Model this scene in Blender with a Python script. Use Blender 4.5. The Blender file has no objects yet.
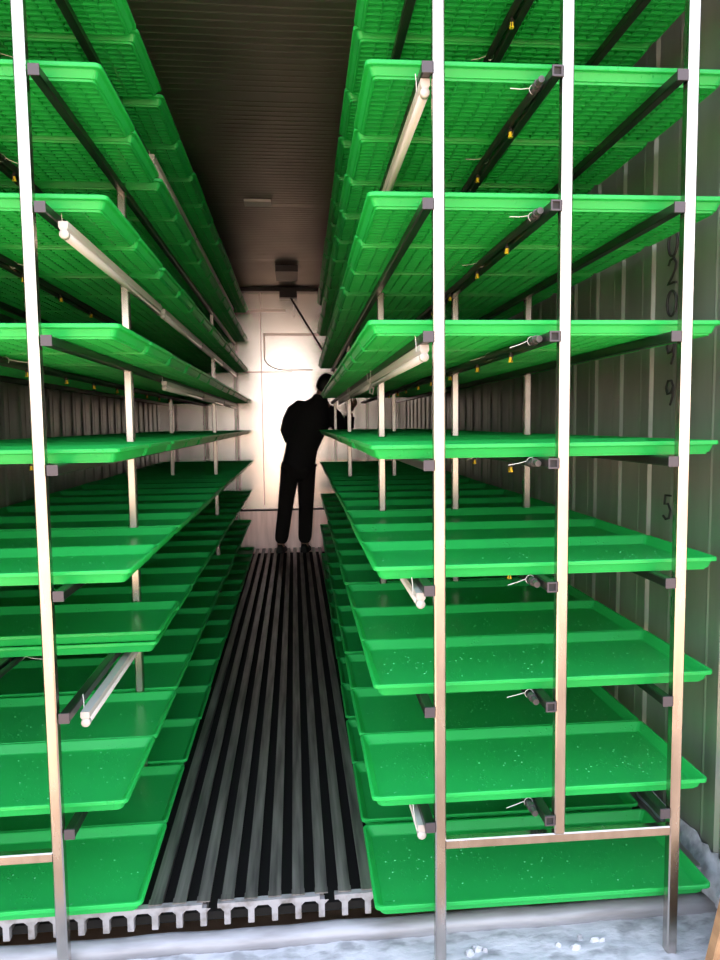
import bpy, math, random
from mathutils import Vector, Matrix
random.seed(7)
S = bpy.context.scene
COL = S.collection
PI = math.pi

# ------------------------------------------------------------------ materials
def mat(name, color, rough=0.5, metal=0.0, spec=0.5, build=None):
    m = bpy.data.materials.new(name); m.use_nodes = True
    nt = m.node_tree; b = nt.nodes['Principled BSDF']
    b.inputs['Base Color'].default_value = (*color, 1)
    b.inputs['Roughness'].default_value = rough
    b.inputs['Metallic'].default_value = metal
    b.inputs['Specular IOR Level'].default_value = spec
    if build: build(nt, b)
    return m

def nd(nt, t, **kw):
    n = nt.nodes.new(t)
    for k, v in kw.items(): setattr(n, k, v)
    return n

def noise_color(c1, c2, scale=(8, 8, 8), detail=4, lo=0.35, hi=0.65, bump=0.0, rough=None, obj=True):
    def f(nt, b):
        tc = nd(nt, 'ShaderNodeTexCoord'); mp = nd(nt, 'ShaderNodeMapping')
        mp.inputs['Scale'].default_value = scale
        nt.links.new(tc.outputs['Object'], mp.inputs['Vector'])
        n = nd(nt, 'ShaderNodeTexNoise'); n.inputs['Scale'].default_value = 1; n.inputs['Detail'].default_value = detail
        nt.links.new(mp.outputs[0], n.inputs['Vector'])
        r = nd(nt, 'ShaderNodeValToRGB')
        r.color_ramp.elements[0].position = lo; r.color_ramp.elements[1].position = hi
        r.color_ramp.elements[0].color = (*c1, 1); r.color_ramp.elements[1].color = (*c2, 1)
        nt.links.new(n.outputs['Fac'], r.inputs['Fac'])
        nt.links.new(r.outputs['Color'], b.inputs['Base Color'])
        if bump:
            bp = nd(nt, 'ShaderNodeBump'); bp.inputs['Strength'].default_value = bump; bp.inputs['Distance'].default_value = 0.01
            nt.links.new(n.outputs['Fac'], bp.inputs['Height']); nt.links.new(bp.outputs[0], b.inputs['Normal'])
        if rough:
            mr = nd(nt, 'ShaderNodeMapRange')
            mr.inputs['To Min'].default_value = rough[0]; mr.inputs['To Max'].default_value = rough[1]
            nt.links.new(n.outputs['Fac'], mr.inputs['Value']); nt.links.new(mr.outputs[0], b.inputs['Roughness'])
    return f

def tray_nodes(nt, b):
    out = nt.nodes['Material Output']
    b.inputs['Roughness'].default_value = 0.34
    tr = nd(nt, 'ShaderNodeBsdfTranslucent'); tr.inputs['Color'].default_value = (0.05, 0.80, 0.17, 1)
    mx = nd(nt, 'ShaderNodeMixShader'); mx.inputs[0].default_value = 0.38
    nt.links.new(b.outputs[0], mx.inputs[1]); nt.links.new(tr.outputs[0], mx.inputs[2])
    nt.links.new(mx.outputs[0], out.inputs['Surface'])
    # water droplets left standing on the plastic
    tc = nd(nt, 'ShaderNodeTexCoord'); oi = nd(nt, 'ShaderNodeObjectInfo')
    ad = nd(nt, 'ShaderNodeVectorMath', operation='ADD')
    sc = nd(nt, 'ShaderNodeVectorMath', operation='SCALE'); sc.inputs['Scale'].default_value = 3.0
    cb = nd(nt, 'ShaderNodeCombineXYZ')
    nt.links.new(oi.outputs['Random'], cb.inputs[0]); nt.links.new(oi.outputs['Random'], cb.inputs[1])
    nt.links.new(cb.outputs[0], sc.inputs[0])
    nt.links.new(tc.outputs['Object'], ad.inputs[0]); nt.links.new(sc.outputs[0], ad.inputs[1])
    vo = nd(nt, 'ShaderNodeTexVoronoi'); vo.inputs['Scale'].default_value = 85
    nt.links.new(ad.outputs[0], vo.inputs['Vector'])
    n2 = nd(nt, 'ShaderNodeTexNoise'); n2.inputs['Scale'].default_value = 9; n2.inputs['Detail'].default_value = 2
    nt.links.new(ad.outputs[0], n2.inputs['Vector'])
    rad = nd(nt, 'ShaderNodeMapRange'); rad.inputs['From Min'].default_value = 0.42; rad.inputs['From Max'].default_value = 0.75
    rad.inputs['To Min'].default_value = 0.10; rad.inputs['To Max'].default_value = 0.42
    nt.links.new(n2.outputs['Fac'], rad.inputs['Value'])
    sub = nd(nt, 'ShaderNodeMath', operation='SUBTRACT', use_clamp=True)
    nt.links.new(rad.outputs[0], sub.inputs[0]); nt.links.new(vo.outputs['Distance'], sub.inputs[1])
    bp = nd(nt, 'ShaderNodeBump'); bp.inputs['Strength'].default_value = 0.55; bp.inputs['Distance'].default_value = 0.012
    nt.links.new(sub.outputs[0], bp.inputs['Height']); nt.links.new(bp.outputs[0], b.inputs['Normal'])
    # slight batch to batch difference
    hs = nd(nt, 'ShaderNodeHueSaturation'); hs.inputs['Color'].default_value = (*TRAY, 1)
    mr = nd(nt, 'ShaderNodeMapRange'); mr.inputs['To Min'].default_value = 0.88; mr.inputs['To Max'].default_value = 1.1
    nt.links.new(oi.outputs['Random'], mr.inputs['Value']); nt.links.new(mr.outputs[0], hs.inputs['Value'])
    nt.links.new(hs.outputs[0], b.inputs['Base Color'])

TRAY = (0.032, 0.61, 0.135)
M = {}
M['tray'] = mat('green tray plastic', TRAY, 0.3, 0, 0.5, tray_nodes)
M['water'] = mat('water drops', (0.12, 0.68, 0.27), 0.1, 0, 0.5)
M['steel'] = mat('brushed stainless tube', (0.72, 0.70, 0.68), 0.26, 1.0, 0.5,
                 noise_color((0.46, 0.415, 0.375), (0.58, 0.535, 0.495), (25, 25, 7), 4, 0.3, 0.7, 0.02, (0.2, 0.32)))
M['rail'] = mat('dark steel rail', (0.16, 0.15, 0.16), 0.3, 0.9, 0.5,
                noise_color((0.04, 0.038, 0.04), (0.11, 0.10, 0.105), (30, 4, 30), 3, 0.3, 0.7, 0, (0.25, 0.45)))
M['cap'] = mat('grey rail end', (0.07, 0.063, 0.073), 0.5, 0.3)
M['plug'] = mat('grey hose plug', (0.09, 0.085, 0.085), 0.3, 0.4)
M['bore_shade'] = mat('shaded tube bore', (0.02, 0.02, 0.02), 0.8)
M['wall'] = mat('stainless wall sheet', (0.4, 0.39, 0.37), 0.2, 0.82, 0.5,
                noise_color((0.38, 0.38, 0.37), (0.60, 0.60, 0.585), (5, 5, 1.2), 5, 0.3, 0.7, 0.03, (0.28, 0.46)))
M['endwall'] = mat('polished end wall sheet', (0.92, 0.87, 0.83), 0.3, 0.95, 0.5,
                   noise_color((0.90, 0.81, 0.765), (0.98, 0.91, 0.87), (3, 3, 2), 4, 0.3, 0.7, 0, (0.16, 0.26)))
M['seam'] = mat('end wall seam', (0.66, 0.55, 0.50), 0.35, 0.9)
M['kick'] = mat('pinkish metal kick panel', (0.62, 0.47, 0.45), 0.4, 0.9, 0.5,
                noise_color((0.80, 0.60, 0.56), (0.98, 0.76, 0.72), (30, 30, 3), 4, 0.3, 0.7, 0.04))
M['ceiling'] = mat('dark ceiling sheet', (0.28, 0.25, 0.24), 0.42, 0.85, 0.5,
                   noise_color((0.24, 0.215, 0.20), (0.36, 0.32, 0.30), (2, 1, 2), 3, 0.3, 0.7))
M['floor'] = mat('worn aluminium floor bar', (0.25, 0.25, 0.26), 0.42, 0.7, 0.5,
                 noise_color((0.13, 0.122, 0.115), (0.40, 0.37, 0.34), (50, 3, 50), 5, 0.3, 0.7, 0.05, (0.35, 0.6)))
M['grime_shade'] = mat('grimy shaded floor channel', (0.018, 0.017, 0.016), 0.7, 0, 0.3)  # dirt and the shade of the deep gaps, both put into the colour
M['edge'] = mat('pale floor edge metal', (0.62, 0.60, 0.60), 0.5, 0.3, 0.5,
                noise_color((0.20, 0.185, 0.17), (0.40, 0.39, 0.40), (25, 25, 25), 4, 0.3, 0.55, 0.1))
M['pipe'] = mat('grey threshold bead', (0.55, 0.55, 0.58), 0.45, 0.2, 0.5,
                noise_color((0.24, 0.235, 0.245), (0.36, 0.36, 0.385), (6, 40, 40), 4, 0.3, 0.6, 0.05))
M['sill'] = mat('chalky white sill', (0.7, 0.72, 0.78), 0.75, 0, 0.3,
                noise_color((0.30, 0.305, 0.325), (0.52, 0.525, 0.56), (14, 30, 30), 8, 0.34, 0.5, 0.7))
M['foam'] = mat('crumpled pale sealant', (0.58, 0.60, 0.68), 0.6, 0.1, 0.4,
                noise_color((0.22, 0.225, 0.26), (0.46, 0.47, 0.53), (28, 28, 28), 6, 0.3, 0.6, 0.6))
M['lamp'] = mat('white lamp housing', (0.52, 0.50, 0.47), 0.4)
M['tube'] = mat('frosted lamp tube', (0.60, 0.58, 0.55), 0.25)
M['hose'] = mat('black water hose', (0.012, 0.012, 0.012), 0.42)
M['yellow'] = mat('yellow nozzle', (0.88, 0.66, 0.04), 0.35)
M['tie'] = mat('white cable tie', (0.75, 0.75, 0.72), 0.5)
M['black'] = mat('black marker', (0.012, 0.012, 0.012), 0.6)
M['jacket'] = mat('black jacket cloth', (0.012, 0.012, 0.014), 0.85)
M['trousers'] = mat('dark trousers cloth', (0.014, 0.012, 0.012), 0.9)
M['skin'] = mat('skin', (0.42, 0.24, 0.17), 0.5)
M['hair'] = mat('black hair', (0.008, 0.007, 0.007), 0.5)
M['shoe'] = mat('dark shoe', (0.02, 0.018, 0.018), 0.6)
M['brown'] = mat('brown board', (0.34, 0.19, 0.09), 0.8, 0, 0.3,
                 noise_color((0.22, 0.12, 0.06), (0.42, 0.25, 0.13), (30, 4, 30), 5, 0.3, 0.7, 0.2))
M['box'] = mat('dark bracket', (0.05, 0.04, 0.04), 0.5)
M['ground'] = mat('dry earth yard', (0.42, 0.32, 0.26), 0.95, 0, 0.2,
                  noise_color((0.46, 0.28, 0.17), (0.62, 0.42, 0.28), (0.8, 0.8, 0.8), 6, 0.3, 0.7))
M['shell'] = mat('container shell', (0.6, 0.6, 0.6), 0.7)

# ------------------------------------------------------------------ mesh helpers
class MB:
    def __init__(s): s.v = []; s.f = []; s.m = []
    def add(s, vs, fs, mi=0):
        o = len(s.v); s.v += [tuple(p) for p in vs]
        s.f += [tuple(i + o for i in f) for f in fs]; s.m += [mi] * len(fs)
    def box(s, a, b, mi=0, skip=()):
        x0, y0, z0 = a; x1, y1, z1 = b
        vs = [(x0,y0,z0),(x1,y0,z0),(x1,y1,z0),(x0,y1,z0),(x0,y0,z1),(x1,y0,z1),(x1,y1,z1),(x0,y1,z1)]
        fs = dict(zm=(0,3,2,1), zp=(4,5,6,7), ym=(0,1,5,4), xp=(1,2,6,5), yp=(2,3,7,6), xm=(3,0,4,7))
        s.add(vs, [f for k, f in fs.items() if k not in skip], mi)
    def bar(s, p, q, w, h, c=0.15, mi=0):            # rectangular tube with softened edges, p -> q
        p, q = Vector(p), Vector(q); d = (q - p).normalized()
        up = Vector((0, 0, 1)) if abs(d.z) < 0.9 else Vector((0, 1, 0))
        r = d.cross(up).normalized(); u = r.cross(d)
        k = min(w, h) * c; a, b = w / 2, h / 2
        prof = [(-a+k,-b),(a-k,-b),(a,-b+k),(a,b-k),(a-k,b),(-a+k,b),(-a,b-k),(-a,-b+k)]
        vs = [p + r*x + u*y for x, y in prof] + [q + r*x + u*y for x, y in prof]
        fs = [(i, (i+1) % 8, 8 + (i+1) % 8, 8 + i) for i in range(8)] + [tuple(range(7, -1, -1)), tuple(range(8, 16))]
        s.add(vs, fs, mi)
    def tube(s, pts, r, n=10, mi=0, cap=True):
        pts = [Vector(p) for p in pts]; rs = r if isinstance(r, (list, tuple)) else [r] * len(pts)
        vs, fs = [], []
        ref = None
        for i, p in enumerate(pts):
            d = (pts[min(i+1, len(pts)-1)] - pts[max(i-1, 0)]).normalized()
            if ref is None: ref = Vector((0,0,1)) if abs(d.z) < 0.9 else Vector((1,0,0))
            a = d.cross(ref).normalized(); b = a.cross(d).normalized(); ref = b
            for k in range(n):
                t = 2*PI*k/n; vs.append(p + (a*math.cos(t) + b*math.sin(t))*rs[i])
        for i in range(len(pts)-1):
            for k in range(n):
                fs.append((i*n+k, i*n+(k+1) % n, (i+1)*n+(k+1) % n, (i+1)*n+k))
        if cap: fs += [tuple(range(n-1, -1, -1)), tuple((len(pts)-1)*n + k for k in range(n))]
        s.add(vs, fs, mi)
    def ring(s, c, R, r, axis='y', n=14, m=6, mi=0):
        pts = []
        for i in range(n+1):
            t = 2*PI*i/n
            o = {'y': (math.cos(t)*R, 0, math.sin(t)*R), 'x': (0, math.cos(t)*R, math.sin(t)*R), 'z': (math.cos(t)*R, math.sin(t)*R, 0)}[axis]
            pts.append(Vector(c) + Vector(o))
        s.tube(pts, r, m, mi, cap=False)
    def mesh(s, name, mats, smooth=False):
        me = bpy.data.meshes.new(name); me.from_pydata(s.v, [], s.f); me.update()
        for m in (mats if isinstance(mats, (list, tuple)) else [mats]): me.materials.append(m)
        for p, i in zip(me.polygons, s.m): p.material_index = i; p.use_smooth = smooth
        return me
    def build(s, name, mats, parent=None, smooth=False, loc=None):
        return link(name, s.mesh(name, mats, smooth), parent, loc)

def link(name, me, parent=None, loc=None):
    o = bpy.data.objects.new(name, me); COL.objects.link(o)
    if parent: o.parent = parent
    if loc is not None: o.location = loc
    return o
def tag(o, label, cat, group=None):
    o['label'] = label; o['category'] = cat
    if group: o['group'] = group
    return o
def empty(name, loc=(0, 0, 0), rz=0):
    o = bpy.data.objects.new(name, None); COL.objects.link(o)
    o.empty_display_size = 0.1; o.location = loc; o.rotation_euler = (0, 0, rz); return o
def struct(o): o['kind'] = 'structure'; return o
def smooth_edges(o, ang=0.6):
    for p in o.data.polygons: p.use_smooth = True
    try: o.data.set_sharp_from_angle(angle=ang)
    except Exception: pass
    return o

# ------------------------------------------------------------------ measurements (metres; floor top z = 0, +Y into the container)
XR, XL = 1.152, -1.345         # side walls
YF, YE = 1.50, 7.14            # opening, end wall
ZC = 2.60                      # ceiling
W, D, H = 0.892, 0.369, 0.035  # tray
PITCH, GAP = 0.371, 0.03
LEVELS = [2.378, 2.101, 1.802, 1.502, 1.202, 0.902, 0.603, 0.311, 0.035]   # tray rim heights, top to floor

# ------------------------------------------------------------------ setting
g = MB(); g.box((-40, -60, -0.42), (40, 30, -0.32)); struct(g.build('ground', M['ground']))

# floor: dark channels with T bars running into the container, open webs at the front edge
f = MB()
YT = 1.80
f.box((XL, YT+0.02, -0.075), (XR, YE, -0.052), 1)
step = 0.0625; x = XL + 0.02; xs = []
while x < XR - 0.01:
    xs.append(x); x += step
for x in xs:
    f.box((x-0.0160, YT, -0.007), (x+0.0160, YE-0.03, 0.0), 0)
    f.box((x-0.006, YT, -0.052), (x+0.006, YE-0.03, -0.007), 0)
    f.box((x-0.0175, YT-0.012, -0.002), (x+0.0175, YT+0.010, 0.0012), 0)
struct(f.build('floor', [M['floor'], M['grime_shade']]))
e = MB()
breaks = (-0.245, 0.065)
edges = sorted([XL] + [b + s*0.02 for b in breaks for s in (-1, 1)] + [XR])
for a, b in zip(edges[::2], edges[1::2]):
    e.box((a, YT-0.02, -0.016), (b, YT-0.002, -0.003))
for x in xs:
    e.box((x-0.008, YT-0.018, -0.064), (x+0.008, YT-0.001, -0.014))
    for sx in (-1, 1):                                     # flared root of each web under the edge bar
        e.add([(x+sx*0.008, YT-0.017, -0.016), (x+sx*0.02, YT-0.017, -0.016), (x+sx*0.008, YT-0.017, -0.028)], [(0,1,2) if sx < 0 else (0,2,1)])
struct(e.build('trim_1', M['edge']))
p = MB(); n = 40
p.tube([(XL + (XR-XL)*i/n, 1.765 + 0.002*math.sin(i*0.9), -0.097 + 0.0015*math.sin(i*1.7)) for i in range(n+1)], 0.027, 16)
struct(smooth_edges(p.build('trim_2', M['pipe']), 1.0))
# sill: uneven chalky plate that the front posts stand on
s = MB(); nx, ny = 130, 22
def hs(x, y): return -0.112 + 0.004*math.sin(x*31+y*17)*math.sin(x*13-y*47) + 0.002*math.sin(x*97+y*61) + (0.003 if y > 1.70 else 0)
vs = [(XL + (XR-XL)*i/nx, 1.40 + 0.40*j/ny, hs(XL + (XR-XL)*i/nx, 1.40 + 0.40*j/ny)) for j in range(ny+1) for i in range(nx+1)]
vs2 = [(a, b, -0.30) for a, b, c in (vs[0], vs[nx], vs[-1], vs[-1-nx])]
s.add(vs, [(j*(nx+1)+i, j*(nx+1)+i+1, (j+1)*(nx+1)+i+1, (j+1)*(nx+1)+i) for j in range(ny) for i in range(nx)])
k = len(vs)
s.add([vs[i] for i in range(nx+1)] + [(vs[i][0], 1.40, -0.31) for i in range(nx+1)], [(i, nx+1+i, nx+2+i, i+1) for i in range(nx)])
o = struct(s.build('trim_3', M['sill'])); smooth_edges(o, 1.2)
# loose scraps of pale sealant frozen on the sill
for i in range(16):
    q = MB(); cx = random.choice([random.uniform(-0.75, 0.2), random.uniform(0.36, 0.9)]); cy = random.uniform(1.655, 1.70); r = random.uniform(0.006, 0.017)
    ring = [(cx + r*random.uniform(.7, 1.5)*math.cos(t*PI/4), cy + r*random.uniform(.4, 1)*math.sin(t*PI/4)) for t in range(8)]
    zt = -0.110
    q.add([(a, b, zt-0.006) for a, b in ring] + [(cx + (a-cx)*.7, cy + (b-cy)*.7, zt + random.uniform(.004, .009)) for a, b in ring] + [(cx, cy, zt+.01)],
          [(t, (t+1) % 8, 8+(t+1) % 8, 8+t) for t in range(8)] + [(8+t, 8+(t+1) % 8, 16) for t in range(8)])
    o = q.build('sealant_scrap', M['sill'])
    tag(o, 'small white flake of sealant lying on the chalky sill in front of the floor edge', 'flake', 'white flakes on the sill')

# side walls: stainless sheet with raised vertical beads
def side_wall(name, X, sgn):
    m = MB(); pr = []
    y = YF
    while y < YE:
        for dy, dx in ((0, 0), (0.05, 0), (0.062, 0.008), (0.086, 0.008), (0.098, 0), (0.128, 0), (0.134, 0.002), (0.137, 0.002), (0.143, 0)):
            pr.append((y+dy, dx))
        y += 0.205
    pr = [q for q in pr if q[0] < YE] + [(YE, 0)]
    vs = []
    for yy, dx in pr:
        xx = X + sgn*dx
        vs += [(xx, yy, -0.1), (xx, yy, ZC)]
    fs = [(2*i, 2*i+2, 2*i+3, 2*i+1) if sgn > 0 else (2*i, 2*i+1, 2*i+3, 2*i+2) for i in range(len(pr)-1)]
    m.add(vs, fs)
    m.box((min(X-sgn*0.012, X-sgn*0.06), YF, -0.3), (max(X-sgn*0.012, X-sgn*0.06), YE+0.06, ZC+0.06))
    return struct(m.build(name, M['wall']))
wall_right = side_wall('wall_right', XR, -1)
wall_left = side_wall('wall_left', XL, 1)
# ceiling with fine cross beads
c = MB(); pr = []
y = YF
while y < YE:
    seam = abs((y-YF) % 1.45) < 0.05
    pr += [(y, 0), (y+0.030, 0), (y+0.035, -0.0016), (y+0.039, -0.0016), (y+0.044, 0)] if not seam else [(y, 0), (y+.044, 0)]
    y += 0.045
vs = []
for yy, dz in pr: vs += [(XL, yy, ZC+dz), (XR, yy, ZC+dz)]
c.add(vs, [(2*i, 2*i+2, 2*i+3, 2*i+1) for i in range(len(pr)-1)])
c.box((XL-0.06, YF, ZC+0.012), (XR+0.06, YE+0.06, ZC+0.07))
struct(c.build('ceiling', M['ceiling']))
# end wall: sheet with a seam, a pressed panel, a ledge and a kick panel below
w = MB()
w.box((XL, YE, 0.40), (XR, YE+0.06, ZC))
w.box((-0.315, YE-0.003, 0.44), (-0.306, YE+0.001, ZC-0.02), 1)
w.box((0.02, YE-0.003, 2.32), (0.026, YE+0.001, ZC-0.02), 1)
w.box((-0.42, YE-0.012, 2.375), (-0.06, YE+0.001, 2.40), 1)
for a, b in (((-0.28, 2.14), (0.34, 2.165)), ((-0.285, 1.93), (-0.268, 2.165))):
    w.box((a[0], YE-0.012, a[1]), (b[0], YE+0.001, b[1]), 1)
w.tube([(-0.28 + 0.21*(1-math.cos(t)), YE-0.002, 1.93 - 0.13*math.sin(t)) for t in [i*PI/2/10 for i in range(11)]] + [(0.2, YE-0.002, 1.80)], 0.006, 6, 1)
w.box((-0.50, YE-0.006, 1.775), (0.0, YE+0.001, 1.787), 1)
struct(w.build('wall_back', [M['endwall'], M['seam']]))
w = MB(); w.box((XL, YE-0.025, -0.05), (XR, YE+0.06, 0.385)); struct(w.build('baseboard_back', M['kick']))
w = MB(); w.box((XL, YE-0.045, 0.385), (XR, YE+0.02, 0.40)); w.box((XL, YE-0.045, 0.385), (XR, YE-0.04, 0.392)); struct(w.build('trim_4', M['box']))
w = MB(); w.box((XL, YE-0.08, ZC-0.035), (XR, YE+0.001, ZC+0.001)); struct(w.build('trim_5', M['box']))
# crumpled sealant strip along the foot of the right wall
def crumple(name, X, sgn):
    b = MB(); ny, nz = 130, 5; vs = []
    for j in range(ny+1):
        yy = YF + 0.06 + (YE-YF-0.1)*(j/ny)**1.6
        for k in range(nz+1):
            t = k/nz
            vs.append((X - sgn*((1-t)*0.04 + 0.012*random.random()), yy + random.uniform(-.006, .006), -0.05*(1-t) + t*(0.045 + 0.014*random.random())))
    b.add(vs, [(j*(nz+1)+k, (j+1)*(nz+1)+k, (j+1)*(nz+1)+k+1, j*(nz+1)+k+1) for j in range(ny) for k in range(nz)])
    o = b.build(name, M['foam']); return struct(smooth_edges(o, 0.9))
crumple('baseboard_right', XR-0.003, 1)
crumple('baseboard_left', XL+0.003, -1)
# lumpy pale corner piece at the front foot of the right wall
b = MB(); nn = 9; vs = []
for j in range(nn+1):
    for k in range(13):
        t = k/12; a = -PI/2 + PI*t
        r = 0.06 + 0.012*math.sin(j*2.1+k*1.3) + 0.006*random.random()
        vs.append((XR - 0.004 - r*math.cos(a)*1.2, 1.60 + 0.075*math.sin(a), -0.11 + 0.15*j/nn))
b.add(vs, [(j*13+k, j*13+k+1, (j+1)*13+k+1, (j+1)*13+k) for j in range(nn) for k in range(12)] + [tuple(nn*13+k for k in range(13))])
struct(smooth_edges(b.build('trim_6', M['foam']), 1.0))
# handwritten digits down the right wall
mk = MB()
def digit(ch, yc, zc, hgt=0.076, wid=0.05, r=0.0036):
    P = {'0': [[(math.cos(t)*.5, math.sin(t)*.5) for t in [2*PI*i/16 for i in range(17)]]],
         '2': [[(-.45, .28), (-.25, .47), (.15, .5), (.42, .3), (.35, .05), (0, -.2), (-.48, -.48), (.1, -.44), (.5, -.47)]],
         '9': [[(.4, .25), (.2, .48), (-.2, .48), (-.42, .2), (-.25, -.05), (.15, 0), (.4, .25), (.36, -.15), (.1, -.5)]],
         '5': [[(.45, .5), (-.2, .48), (-.28, .1), (.15, .15), (.42, -.1), (.3, -.42), (-.1, -.5), (-.42, -.38)]]}[ch]
    for st in P:
        mk.tube([(XR-0.0045, yc - a*wid, zc + b*hgt) for a, b in st], r, 6)
for ch, z in (('0', 1.785), ('2', 1.702), ('0', 1.607), ('9', 1.462), ('9', 1.338), ('5', 0.985)):
    digit(ch, 2.06, z)
o = mk.build('marking', M['black'], wall_right); o['label'] = 'black handwritten digits down the wall'
o.scale = (1, 1, 1)

# brown board leaning in at the lower right corner
b = MB(); b.bar((0.955, 1.46, -0.30), (1.075, 1.50, 0.10), 0.15, 0.03, 0.1)
tag(b.build('board', M['brown']), 'brown weathered board end standing at the front foot of the right wall', 'board')

# ------------------------------------------------------------------ tray mesh (origin: centre of the base)
def rring(w, d, r, z, n=4):
    pts = []
    for cx, cy, a0 in ((w/2-r, d/2-r, 0), (-w/2+r, d/2-r, PI/2), (-w/2+r, -d/2+r, PI), (w/2-r, -d/2+r, 3*PI/2)):
        for i in range(n+1):
            a = a0 + PI/2*i/n; pts.append((cx + r*math.cos(a), cy + r*math.sin(a), z))
    return pts
def tray_mesh():
    m = MB()
    prof = [(0.026, 0.0085, .012), (0.0255, 0.0, .012), (0.0205, 0.0, .012), (0.0195, 0.005, .012), (0.0155, 0.0055, .012), (0.0095, 0.0225, .013), (0.0075, 0.024, .013), (0.001, 0.0245, .014), (0.0, 0.026, .015),
            (0.0, 0.0335, .015), (0.0012, 0.035, .015), (0.0065, 0.035, .014), (0.0085, 0.033, .013), (0.0225, 0.0125, .012), (0.026, 0.0105, .012)]
    rings = [rring(W-2*i, D-2*i, r, z) for i, z, r in prof]
    k = len(rings[0]); vs = [p for r in rings for p in r]
    fs = [(i*k+j, i*k+(j+1) % k, (i+1)*k+(j+1) % k, (i+1)*k+j) for i in range(len(rings)-1) for j in range(k)]
    fs += [tuple(range(k-1, -1, -1)), tuple((len(rings)-1)*k + j for j in range(k))]
    m.add(vs, fs)
    a, b = W/2-0.026, D/2-0.026
    ny = 12
    for i in range(1, ny):                        # cross ribs under the base
        y = -b + 2*b*i/ny
        m.box((-a, y-0.0022, 0.0), (a, y+0.0022, 0.0088), 0, ('zp',))
        y -= b/ny
        m.box((-a, y-0.0012, 0.0035), (a, y+0.0012, 0.0088), 0, ('zp',))
    nxr = 21
    for i in range(1, nxr):
        x = -a + 2*a*i/nxr
        m.box((x-0.0025, -b, 0.001), (x+0.0025, b, 0.0088), 0, ('zp',))
    rr = random.Random(3)
    for i in range(190):                          # water droplets standing on the floor of the tray
        cx, cy = rr.uniform(-a+.01, a-.01), rr.uniform(-b+.01, b-.01)
        r = rr.choice((.0009, .0012, .0012, .0015, .0018, .0026)); z0 = 0.0104
        q = [(cx + r*math.cos(t*PI/3), cy + r*math.sin(t*PI/3), z0) for t in range(6)]
        q += [(cx + .7*r*math.cos(t*PI/3), cy + .7*r*math.sin(t*PI/3), z0 + .4*r) for t in range(6)] + [(cx, cy, z0 + .55*r)]
        m.add(q, [(t, (t+1) % 6, 6+(t+1) % 6, 6+t) for t in range(6)] + [(6+t, 6+(t+1) % 6, 12) for t in range(6)], 1)
    me = m.mesh('growing_tray', [M['tray'], M['water']])
    return me
TR = tray_mesh()

ORD = ['first', 'second', 'third', 'fourth', 'fifth', 'sixth', 'seventh', 'eighth', 'ninth', 'tenth', 'eleventh', 'twelfth', 'thirteenth', 'fourteenth']
SHELF = ['topmost shelf', 'second shelf from the top', 'third shelf from the top', 'fourth shelf from the top', 'middle shelf',
         'sixth shelf from the top', 'seventh shelf from the top', 'lowest raised shelf', 'ribbed floor']

class Rack: pass
R_ = Rack(); L_ = Rack()
R_.side, R_.y0, R_.rows, R_.breaks, R_.cx, R_.ang = 'right', 1.686, 13, (3, 8), 0.182 + W/2, -0.010
L_.side, L_.y0, L_.rows, L_.breaks, L_.cx, L_.ang = 'left', 1.752, 14, (2, 9), -0.424 - W/2, 0.0
R_.posts, R_.rails, R_.o = (0.341, 0.642, 0.942), (0.315, 0.616, 0.915), -1
L_.posts, L_.rails, L_.o = (-0.594, -0.900, -1.210), (-0.564, -0.872, -1.182), 1
R_.yf, L_.yf = 1.63, 1.705
for k in (R_, L_):
    k.M = Matrix.Translation((k.cx, 1.64, 0)) @ Matrix.Rotation(k.ang, 4, 'Z') @ Matrix.Translation((-k.cx, -1.64, 0))
    k.row_y = []; y = k.y0
    for r in range(k.rows):
        k.row_y.append(y + D/2); y += PITCH
        if r+1 in k.breaks: y += GAP
    k.y1 = y
    k.frames = [k.yf] + [k.row_y[b-1] + D/2 + GAP/2 + 0.001 for b in k.breaks] + [k.y1 + 0.018]
R_.dx = [0.004, 0, 0.002, 0, 0.002, 0.007, 0.004, -0.003, 0.0]
L_.dx = [0.006, -0.008, -0.005, 0.012, 0.0, 0.016, -0.003, -0.014, 0.012]

def place_tray(k, lev, row, label, dz=0.0, dx=0.0, dy=0.0, rz=None):
    o = bpy.data.objects.new('growing_tray', TR); COL.objects.link(o)
    j = random.uniform(-.0035, .0035)
    v = k.M @ Vector((k.cx + k.dx[lev] + dx + (j if row else 0), k.row_y[row] + dy, LEVELS[lev] - H + dz))
    o.location = v
    o.rotation_euler = (0, 0, k.ang + (PI if random.random() < .5 else 0) + (random.uniform(-.0025, .0025) if rz is None else rz))
    tag(o, label, 'tray', 'green growing trays on the %s rack' % k.side)
    return o
for k in (R_, L_):
    for lev in range(9):
        rows = range(k.rows)
        if k is R_ and lev == 3: rows = range(11)
        start = 1 if (k is L_ and lev == 6) else 0
        for n_, row in enumerate([r for r in rows if r >= start]):
            where = (SHELF[lev] + ', %s rack' % k.side) if lev < 8 else 'the ribbed floor under the %s rack' % k.side
            if n_ == 0: lab = 'green growing tray nearest the opening, on ' + where
            else: lab = 'green growing tray %s from front, on %s' % (ORD[n_], where)
            dx = dy = 0
            if lev == 8:
                if k is R_ and row == 0: dy = -0.024
            if start and n_ == 0:
                lab = 'lower of two stacked green growing trays, on %s' % where
            place_tray(k, lev, row, lab, dx=dx, dy=dy)
            if start and n_ == 0:
                place_tray(k, lev, row, 'upper of two stacked green growing trays, on %s' % where, dz=H+0.0002, dx=0.012, dy=-0.003)

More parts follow.
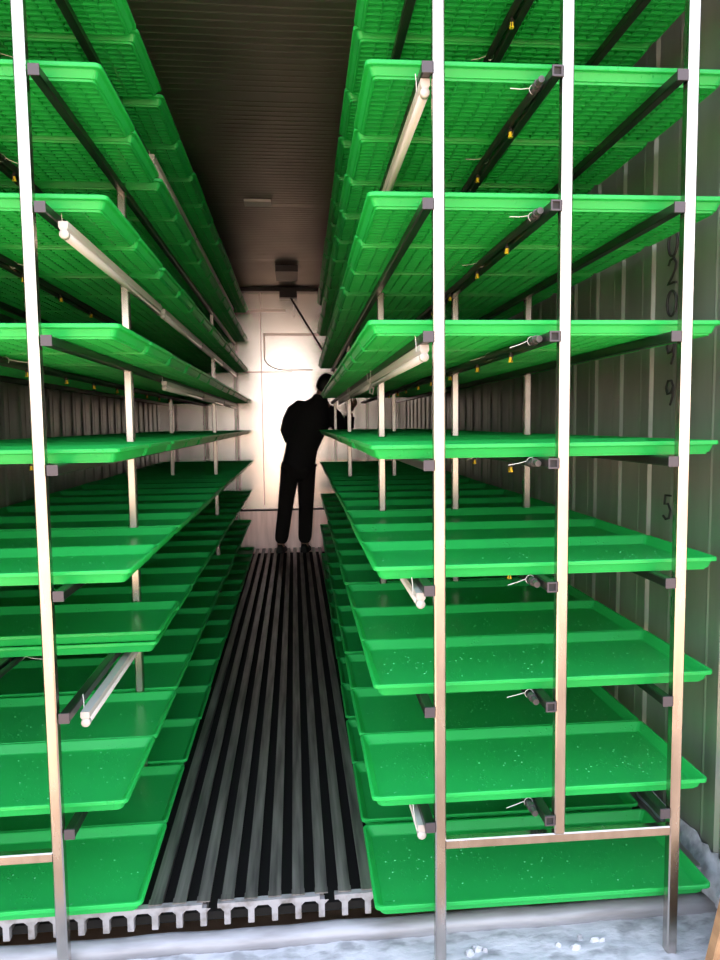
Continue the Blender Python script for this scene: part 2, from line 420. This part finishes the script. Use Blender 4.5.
# ------------------------------------------------------------------ racks
for k in (R_, L_):
    t = empty('tray_rack', (k.cx, 1.64, 0), k.ang)
    tag(t, 'stainless steel rack of square tubes along the %s wall, holding levels of green trays' % k.side, 'rack')
    loc = lambda x, y, z: (x - k.cx, y - 1.64, z)
    PW = 0.027
    zbar = 0.217 if k is R_ else 0.207
    for fi, fy in enumerate(k.frames):
        for pi, px in enumerate(k.posts):
            zb = (-0.113 if pi != 1 else zbar + 0.0125) if fi == 0 else 0.0
            px += (0.028 if k is L_ and fi else 0)
            m = MB(); m.bar(loc(px, fy, zb), loc(px, fy, 2.5), PW, PW, 0.12)
            m.build('post', M['steel'], t)
    m = MB()
    a, b = k.posts[0], k.posts[2]
    if a > b: a, b = b, a
    m.bar(loc(a + PW/2, k.yf, zbar), loc(b - PW/2, k.yf, zbar), 0.024, 0.025, 0.12)
    m.build('crossbar', M['steel'], t)
    RH = 0.024
    for lev in range(8):
        zr = LEVELS[lev] - H - 0.0005 - RH/2
        for ri, rx in enumerate(k.rails):
            m = MB()
            if k is L_ and lev == 6: pass
            m.bar(loc(rx, k.yf-.008, zr), loc(rx, k.frames[-1] + .01, zr), RH, RH, 0.12, 0)
            # end of the tube
            if ri == 1:
                m.box(loc(rx-.0085, k.yf-.0095, zr-.0085), loc(rx+.0085, k.yf-.008, zr+.0085), 1)  # dark plate painted for the shade inside the open tube
                fr = 0.0125
                for q in (((-fr, -fr), (fr, -.0085)), ((-fr, .0085), (fr, fr)), ((-fr, -.0085), (-.0085, .0085)), ((.0085, -.0085), (fr, .0085))):
                    m.box(loc(rx+q[0][0], k.yf-.0135, zr+q[0][1]), loc(rx+q[1][0], k.yf-.008, zr+q[1][1]), 2)
            else:
                m.box(loc(rx-.0125, k.yf-.0125, zr-.0125), loc(rx+.0125, k.yf-.008, zr+.0125), 2)
            m.build('rail', [M['rail'], M['bore_shade'], M['cap']], t)

# ------------------------------------------------------------------ water hoses with misting nozzles under the middle rails
LV = ['topmost', 'second', 'third', 'fourth', 'fifth', 'sixth', 'seventh', 'eighth']
nz_m = MB(); nz_m.tube([(0,0,0), (0,0,-.008)], .0035, 8); nz_m.tube([(0,0,-.006), (0,0,-.009), (0,0,-.015)], [.004, .0065, .0065], 10)
nz_m.ring((0, 0, -.018), .011, .0013, 'x', 12, 5); NZ = nz_m.mesh('nozzle', M['hose'])
tp_m = MB(); tp_m.tube([(0,0,-.014), (0,0,-.020), (0,0,-.029)], [.0042, .0045, .0068], 10); TP = tp_m.mesh('nozzle_tip', M['yellow'])
tie_m = MB(); tie_m.ring((0, 0, 0), .0112, .0008, 'y', 16, 5); tie_m.tube([(-.012, 0, .003), (-.034, -.004, .000), (-.062, -.012, -.001)], .001, 5)
TI = tie_m.mesh('cable_tie', M['tie'])
for k in (R_, L_):
    for lev in range(8):
        rx = k.rails[1] + k.o*0.0245
        zr = LEVELS[lev] - H - 0.0005 - 0.0125
        t = empty('water_hose', tuple(k.M @ Vector((rx, k.yf + .06, zr))), k.ang)
        tag(t, 'black water hose with yellow misting nozzles under the %s shelf of the %s rack' % (LV[lev], k.side), 'hose', 'water hoses under the shelves')
        ph = random.uniform(0, 6)
        pts = []
        yy = 0.0; L = k.frames[-1] - k.yf - .07
        while yy < L:
            sag = 0.004*math.sin(yy*7 + ph) + 0.002*math.sin(yy*17 + ph)
            pts.append((0.002*k.o + sag*.5, yy, -0.0035*abs(math.sin(yy*5+ph)))); yy += 0.06
        m = MB(); m.tube(pts, 0.0095, 10)
        h_ = m.build('hose', M['hose'], t, True)
        m = MB(); m.tube([(0, -.035, -.001), (0, .0, 0)], .008, 10); m.tube([(0, -.012, 0), (0, .004, 0)], .0108, 8)
        m.build('end_plug', M['plug'], t)
        for r in range(min(9, k.rows)):
            if k is L_ and lev > 5 and r > 4: continue
            o = link('nozzle', NZ, t, (0, k.row_y[r] + random.uniform(-.03, .03) + .03 - k.yf - .06, -.008)); o.rotation_euler = (0, 0, random.uniform(-.6, .6))
            q = link('nozzle_tip', TP, o); q['label'] = 'yellow nozzle tip'
        for ty in (0.02, 0.42 + 0.05*(lev % 3)):
            o = link('cable_tie', TI, t, (0.0, ty, 0.0)); o.rotation_euler = (0, random.uniform(-.3, .0), 0 if k is R_ else PI); o['label'] = 'white cable tie'

# ------------------------------------------------------------------ tube lamps clipped under the inner rails
def lamp_mesh(L):
    hm = MB(); hm.box((-.011, 0, -.014), (.011, L, 0)); hm.add([(-.011,0,-.014),(.011,0,-.014),(.011,L,-.014),(-.011,L,-.014),(-.007,0.002,-.021),(.007,0.002,-.021),(.007,L-.002,-.021),(-.007,L-.002,-.021)],
                  [(0,1,5,4),(1,2,6,5),(2,3,7,6),(3,0,4,7),(4,5,6,7)])
    tm = MB(); tm.tube([(0, .012, -.029), (0, L-.012, -.029)], .0105, 14)
    cm = MB(); cm.tube([(0, 0, 0), (0, .003, 0), (0, .014, 0)], [.009, .0115, .0115], 14)
    wm = MB(); wm.tube([(-.0135, .04, -.012), (-.014, .041, .01), (-.016, .043, .030)], .0011, 5); wm.tube([(-.0135, L-.04, -.012), (-.014, L-.041, .01), (-.016, L-.043, .030)], .0011, 5)
    return [x.mesh(n, m_, s_) for x, n, m_, s_ in ((hm, 'housing', M['lamp'], False), (tm, 'tube', M['tube'], True), (cm, 'end_cap', M['lamp'], True), (wm, 'wire_clip', M['tie'], False))]
LM = lamp_mesh(1.2)
def lamp(k, lev, y, label, xoff=0.0, zoff=0.0):
    z = LEVELS[lev] - H - 0.0245 - 0.001 + zoff
    t = empty('tube_lamp', tuple(k.M @ Vector((k.rails[0] + xoff, y, z))), k.ang)
    tag(t, label, 'lamp', 'white tube lamps under the shelves')
    link('housing', LM[0], t); link('tube', LM[1], t)
    for yy, s_ in ((0, 1), (1.2, -1)):
        o = link('end_cap', LM[2], t, (0, yy, -.029)); o.scale = (1, s_, 1)
    link('wire_clip', LM[3], t)
    return t
for k, lev, ys in ((R_, 1, (1.645, 2.89)), (R_, 3, (1.67, 2.93, 4.17)), (R_, 5, (1.655, 2.93)), (R_, 7, (1.655, 2.93)),
                   (L_, 0, (2.90, 4.14, 5.38)), (L_, 2, (1.76, 3.03, 4.27, 5.51)), (L_, 3, (3.01, 4.25, 5.49)), (L_, 6, (1.76, 3.00))):
    for i, y in enumerate(ys):
        side = {R_: 'right', L_: 'left'}[k]
        pos = 'nearest the opening' if i == 0 else '%s lamp from the front' % ORD[i]
        if len(ys) == i+1 and i > 0: pos = 'farthest from the opening'
        low = lev >= 5
        t = lamp(k, lev, y, 'white tube lamp under the %s shelf of the %s rack, %s' % (LV[lev], side, pos),
                 xoff=0.029 if k is L_ else (-0.014 if low else 0))
        if k is R_ and lev == 3 and i == 0:
            m = MB(); m.tube([(-.004, 1.205, -.02), (-.012, 1.20, -.04), (-.016, 1.18, -.062), (-.006, 1.17, -.068), (.0, 1.19, -.05), (.002, 1.21, -.02)], .003, 7)
            m.build('cord', M['lamp'], t, True)

# ------------------------------------------------------------------ fittings at the far end
b = MB(); b.box((-0.115, YE-0.10, 2.50), (0.055, YE-0.012, 2.56)); b.box((-0.07, YE-0.085, 2.56), (0.01, YE-0.02, 2.566))
t = empty('wall_bracket', (-0.03, YE, 2.5)); tag(t, 'dark box bracket high on the end wall with a thin slanting rod', 'bracket')
o = b.build('bracket_box', M['box'], t); o.matrix_parent_inverse = Matrix.Translation((0.03, -YE, -2.5))
b = MB(); b.tube([(-0.01, YE-0.06, 2.51), (0.10, YE-0.06, 2.33), (0.34, YE-0.07, 1.93)], 0.008, 8)
o = b.build('rod', M['box'], t); o.matrix_parent_inverse = Matrix.Translation((0.03, -YE, -2.5))
b = MB(); b.box((-0.27, 4.32, ZC-0.022), (-0.11, 4.42, ZC-0.006))
tag(b.build('ceiling_plate', M['lamp']), 'small pale plate fixed to the dark ceiling above the aisle', 'plate')
b = MB(); b.box((-0.13, 6.05, ZC-0.06), (0.06, 6.45, ZC-0.006))  # dark block put in for the bracket's reflection in the glossy ceiling
tag(b.build('ceiling_reflection', M['box']), 'dark block standing in for the bracket reflection on the ceiling near the end wall', 'box')

# ------------------------------------------------------------------ person at the far end, leaning into the right rack
def skin(name, verts, edges, radii, material, parent=None, root=0, sub=2):
    me = bpy.data.meshes.new(name); me.from_pydata(verts, edges, []); me.update()
    me.materials.append(material)
    o = bpy.data.objects.new(name, me); COL.objects.link(o)
    if parent: o.parent = parent
    md = o.modifiers.new('Skin', 'SKIN'); md.use_smooth_shade = True
    sk = me.skin_vertices[0].data
    for i, r in enumerate(radii):
        sk[i].radius = (r, r) if not isinstance(r, tuple) else r
        sk[i].use_root = (i == root)
    ss = o.modifiers.new('Subsurf', 'SUBSURF'); ss.levels = sub; ss.render_levels = sub
    return o
PY = 6.84
J = [
 (0.045, PY, 0.86), (0.07, PY-.01, 1.00), (0.12, PY-.015, 1.16), (0.18, PY-.015, 1.32), (0.225, PY-.01, 1.43), (0.265, PY, 1.51),      # 0-5 pelvis..neck
 (0.295, PY+.005, 1.575), (0.318, PY+.015, 1.63), (0.33, PY+.01, 1.668),                                                                # 6-8 head
 (0.11, PY-.01, 1.435), (0.015, PY-.01, 1.40), (-0.07, PY-.02, 1.20), (0.02, PY+.10, 1.03), (0.045, PY+.125, 1.00),                                   # 9-13 left arm
 (0.33, PY-.01, 1.37), (0.40, PY+.0, 1.32), (0.50, PY-.02, 1.15), (0.545, PY-.05, 1.33), (0.55, PY-.055, 1.37),                                   # 14-18 right arm
 (-0.045, PY, 0.80), (-0.095, PY-.02, 0.46), (-0.150, PY+.015, 0.075),                                                                # 19-21 left leg
 (0.115, PY, 0.80), (0.105, PY-.02, 0.46), (0.085, PY+.015, 0.075),                                                                    # 22-24 right leg
 (-0.150, PY+.01, 0.042), (-0.130, PY+.13, 0.028), (0.085, PY+.01, 0.042), (0.11, PY+.13, 0.028)]
E_ = [(0,1),(1,2),(2,3),(3,4),(4,5),(5,6),(6,7),(7,8),(4,9),(9,10),(10,11),(11,12),(12,13),(4,14),(14,15),(15,16),(16,17),(17,18),
      (0,19),(19,20),(20,21),(0,22),(22,23),(23,24),(21,25),(25,26),(24,27),(27,28)]
Rr = [(.11,.09),(.115,.09),(.13,.095),(.12,.09),(.08,.07),.050,.070,.082,.028,.035,.040,.034,.032,.028,.075,.058,.042,.032,.028,
      .085,.058,.040,.085,.058,.040,.040,.030,.040,.030]
person = skin('person', J, E_, Rr, M['skin'])
tag(person, 'person in dark clothes seen from behind, leaning into the right rack at the end wall', 'person')
# hands: palm and five fingers each
def hand(parent, wrist, d, side, n):
    d = Vector(d).normalized(); n = Vector(n).normalized(); s_ = d.cross(n).normalized()*side
    w_ = Vector(wrist); vs = [w_, w_ + d*.04, w_ + d*.075]; es = [(0,1),(1,2)]; rs = [.022, (.030,.016), (.032,.014)]
    for i, (off, ln) in enumerate(((-.028, .065), (-.009, .075), (.010, .070), (.028, .052))):
        a = w_ + d*.08 + s_*off; q = len(vs)
        vs += [a, a + d*ln*.5 - n*.006, a + d*ln*.8 - n*.022, a + d*ln*.9 - n*.040]
        es += [(2, q), (q, q+1), (q+1, q+2), (q+2, q+3)]; rs += [.0095, .009, .008, .007]
    q = len(vs); a = w_ + d*.03 - s_*.028
    vs += [a, a + d*.03 - s_*.022 - n*.008, a + d*.055 - s_*.022 - n*.022]; es += [(1, q), (q, q+1), (q+1, q+2)]; rs += [.012, .010, .008]
    return skin('hand', [tuple(v) for v in vs], es, rs, M['skin'], parent, 0, 1)
hand(person, J[18], (0.3, -0.5, 0.8), 1, (0.3, -0.8, -0.5))
hand(person, J[13], (0.6, 0.45, -0.6), -1, (0.2, 0.9, 0.3))
# clothes follow the body a little outside it
jk = MB(); N_ = 18; vs = []
rings = [(.030, .76, .160, .122), (.042, .88, .160, .122), (.070, 1.00, .158, .120), (.118, 1.16, .172, .126), (.170, 1.29, .194, .132),
         (.200, 1.38, .200, .126), (.230, 1.445, .135, .105), (.254, 1.495, .080, .075), (.268, 1.535, .064, .062)]
for cx, cz, rx, ry in rings:
    for q in range(N_):
        t_ = 2*PI*q/N_; vs.append((cx + rx*math.cos(t_), PY - .008 + ry*math.sin(t_), cz + .18*rx*math.cos(t_)*-1*(cz > 1.1)))
jk.add(vs, [(r*N_+q, r*N_+(q+1) % N_, (r+1)*N_+(q+1) % N_, (r+1)*N_+q) for r in range(len(rings)-1) for q in range(N_)] + [tuple(range(N_-1, -1, -1)), tuple((len(rings)-1)*N_+q for q in range(N_))])
jk.tube([(.13, PY-.01, 1.40), (.06, PY-.01, 1.405), (.015, PY-.01, 1.37), (-.03, PY-.015, 1.29), (-.06, PY-.01, 1.20), (-.035, PY+.05, 1.11), (.018, PY+.095, 1.035)], [.08, .088, .088, .080, .072, .062, .050], 14)
jk.tube([(.28, PY-.01, 1.37), (.34, PY-.01, 1.355), (.40, PY, 1.31), (.455, PY-.01, 1.22), (.50, PY-.02, 1.15), (.528, PY-.035, 1.23), (.544, PY-.05, 1.325)], [.08, .09, .085, .072, .066, .056, .048], 14)
smooth_edges(jk.build('jacket', M['jacket'], person), 1.2)
tv = [J[0], J[19], J[20], J[21], J[22], J[23], J[24], ]
skin('trousers', tv, [(0,1),(1,2),(2,3),(0,4),(4,5),(5,6)], [(.145,.115), .105, .078, .070, .105, .078, .070], M['trousers'], person)
hv = [(0.262, PY-.028, 1.565), (0.290, PY-.038, 1.615), (0.314, PY-.030, 1.658), (0.330, PY-.012, 1.682), (0.345, PY+.03, 1.686)]
skin('hair', hv, [(0,1),(1,2),(2,3),(3,4)], [.060, .080, .086, .080, .066], M['hair'], person)
for i, (a, b_) in enumerate(((25, 26), (27, 28))):
    m = MB(); A, B = Vector(J[a]), Vector(J[b_])
    d = (B - A).normalized(); sd = Vector((d.y, -d.x, 0)).normalized()
    out = []
    for t_, hw, ht in ((-.06, .030, .07), (-.03, .040, .085), (.03, .042, .085), (.09, .046, .06), (.14, .042, .045), (.18, .022, .03)):
        c_ = Vector((A.x, A.y, 0)) + Vector((d.x, d.y, 0)).normalized()*t_
        out += [c_ - sd*hw + Vector((0,0,.002)), c_ + sd*hw + Vector((0,0,.002)), c_ + sd*hw*.9 + Vector((0,0,ht*.6)), c_ + sd*hw*.45 + Vector((0,0,ht)), c_ - sd*hw*.45 + Vector((0,0,ht)), c_ - sd*hw*.9 + Vector((0,0,ht*.6))]
    m.add(out, [(r*6+q, r*6+(q+1) % 6, (r+1)*6+(q+1) % 6, (r+1)*6+q) for r in range(5) for q in range(6)] + [tuple(range(5, -1, -1)), tuple(30+q for q in range(6))])
    smooth_edges(m.build('shoe', M['shoe'], person), 1.0)

# ------------------------------------------------------------------ light: open sky and sunlit yard in front of the container
wld = bpy.data.worlds.new('World'); S.world = wld; wld.use_nodes = True
nt = wld.node_tree; bg = nt.nodes['Background']
tc = nd(nt, 'ShaderNodeTexCoord'); sp = nd(nt, 'ShaderNodeSeparateXYZ'); rp = nd(nt, 'ShaderNodeValToRGB')
mr = nd(nt, 'ShaderNodeMapRange'); mr.inputs['From Min'].default_value = -0.2; mr.inputs['From Max'].default_value = 1.0
nt.links.new(tc.outputs['Generated'], sp.inputs[0]); nt.links.new(sp.outputs['Z'], mr.inputs['Value'])
nt.links.new(mr.outputs[0], rp.inputs['Fac'])
el = rp.color_ramp.elements
el[0].position = 0.0; el[0].color = (0.75, 0.62, 0.52, 1)
el[1].position = 1.0; el[1].color = (0.42, 0.50, 0.72, 1)
for pos, colr in ((0.165, (0.95, 0.84, 0.74, 1)), (0.20, (1.0, 0.95, 0.90, 1)), (0.32, (1.0, 0.98, 0.97, 1)), (0.5, (0.72, 0.80, 0.98, 1))):
    q = el.new(pos); q.color = colr
nt.links.new(rp.outputs['Color'], bg.inputs['Color']); bg.inputs['Strength'].default_value = 2.2
sun = bpy.data.lights.new('sun', 'SUN'); sun.energy = 5.0; sun.angle = 0.01; sun.color = (1.0, 0.93, 0.84)
so = bpy.data.objects.new('sun', sun); COL.objects.link(so)
sun.energy = 17.0
so.rotation_euler = Vector((0.2, -0.86, -0.56)).to_track_quat('-Z', 'Y').to_euler()

# ------------------------------------------------------------------ camera
yaw, pitch, roll = 0.0932, -0.0804, -0.0119
fw = Vector((math.sin(yaw)*math.cos(pitch), math.cos(yaw)*math.cos(pitch), math.sin(pitch)))
r = Vector((math.cos(yaw), -math.sin(yaw), 0)); u = r.cross(fw)
r2 = r*math.cos(roll) + u*math.sin(roll); u2 = -r*math.sin(roll) + u*math.cos(roll)
cd = bpy.data.cameras.new('camera'); co = bpy.data.objects.new('camera', cd); COL.objects.link(co)
m4 = Matrix((r2, u2, -fw)).transposed().to_4x4(); m4.translation = (0, 0, 1.255); co.matrix_world = m4
cd.sensor_fit = 'HORIZONTAL'; cd.sensor_width = 36.0; cd.lens = 700/720*36.0; cd.clip_start = 0.02
S.camera = co
S.view_settings.view_transform = 'Standard'; S.view_settings.look = 'None'
S.view_settings.gamma = 1.0; S.view_settings.use_curve_mapping = False
S.view_settings.exposure = 0.95
S.cycles.max_bounces = 12; S.cycles.diffuse_bounces = 6; S.cycles.glossy_bounces = 6; S.cycles.transmission_bounces = 6
S.cycles.sample_clamp_indirect = 8
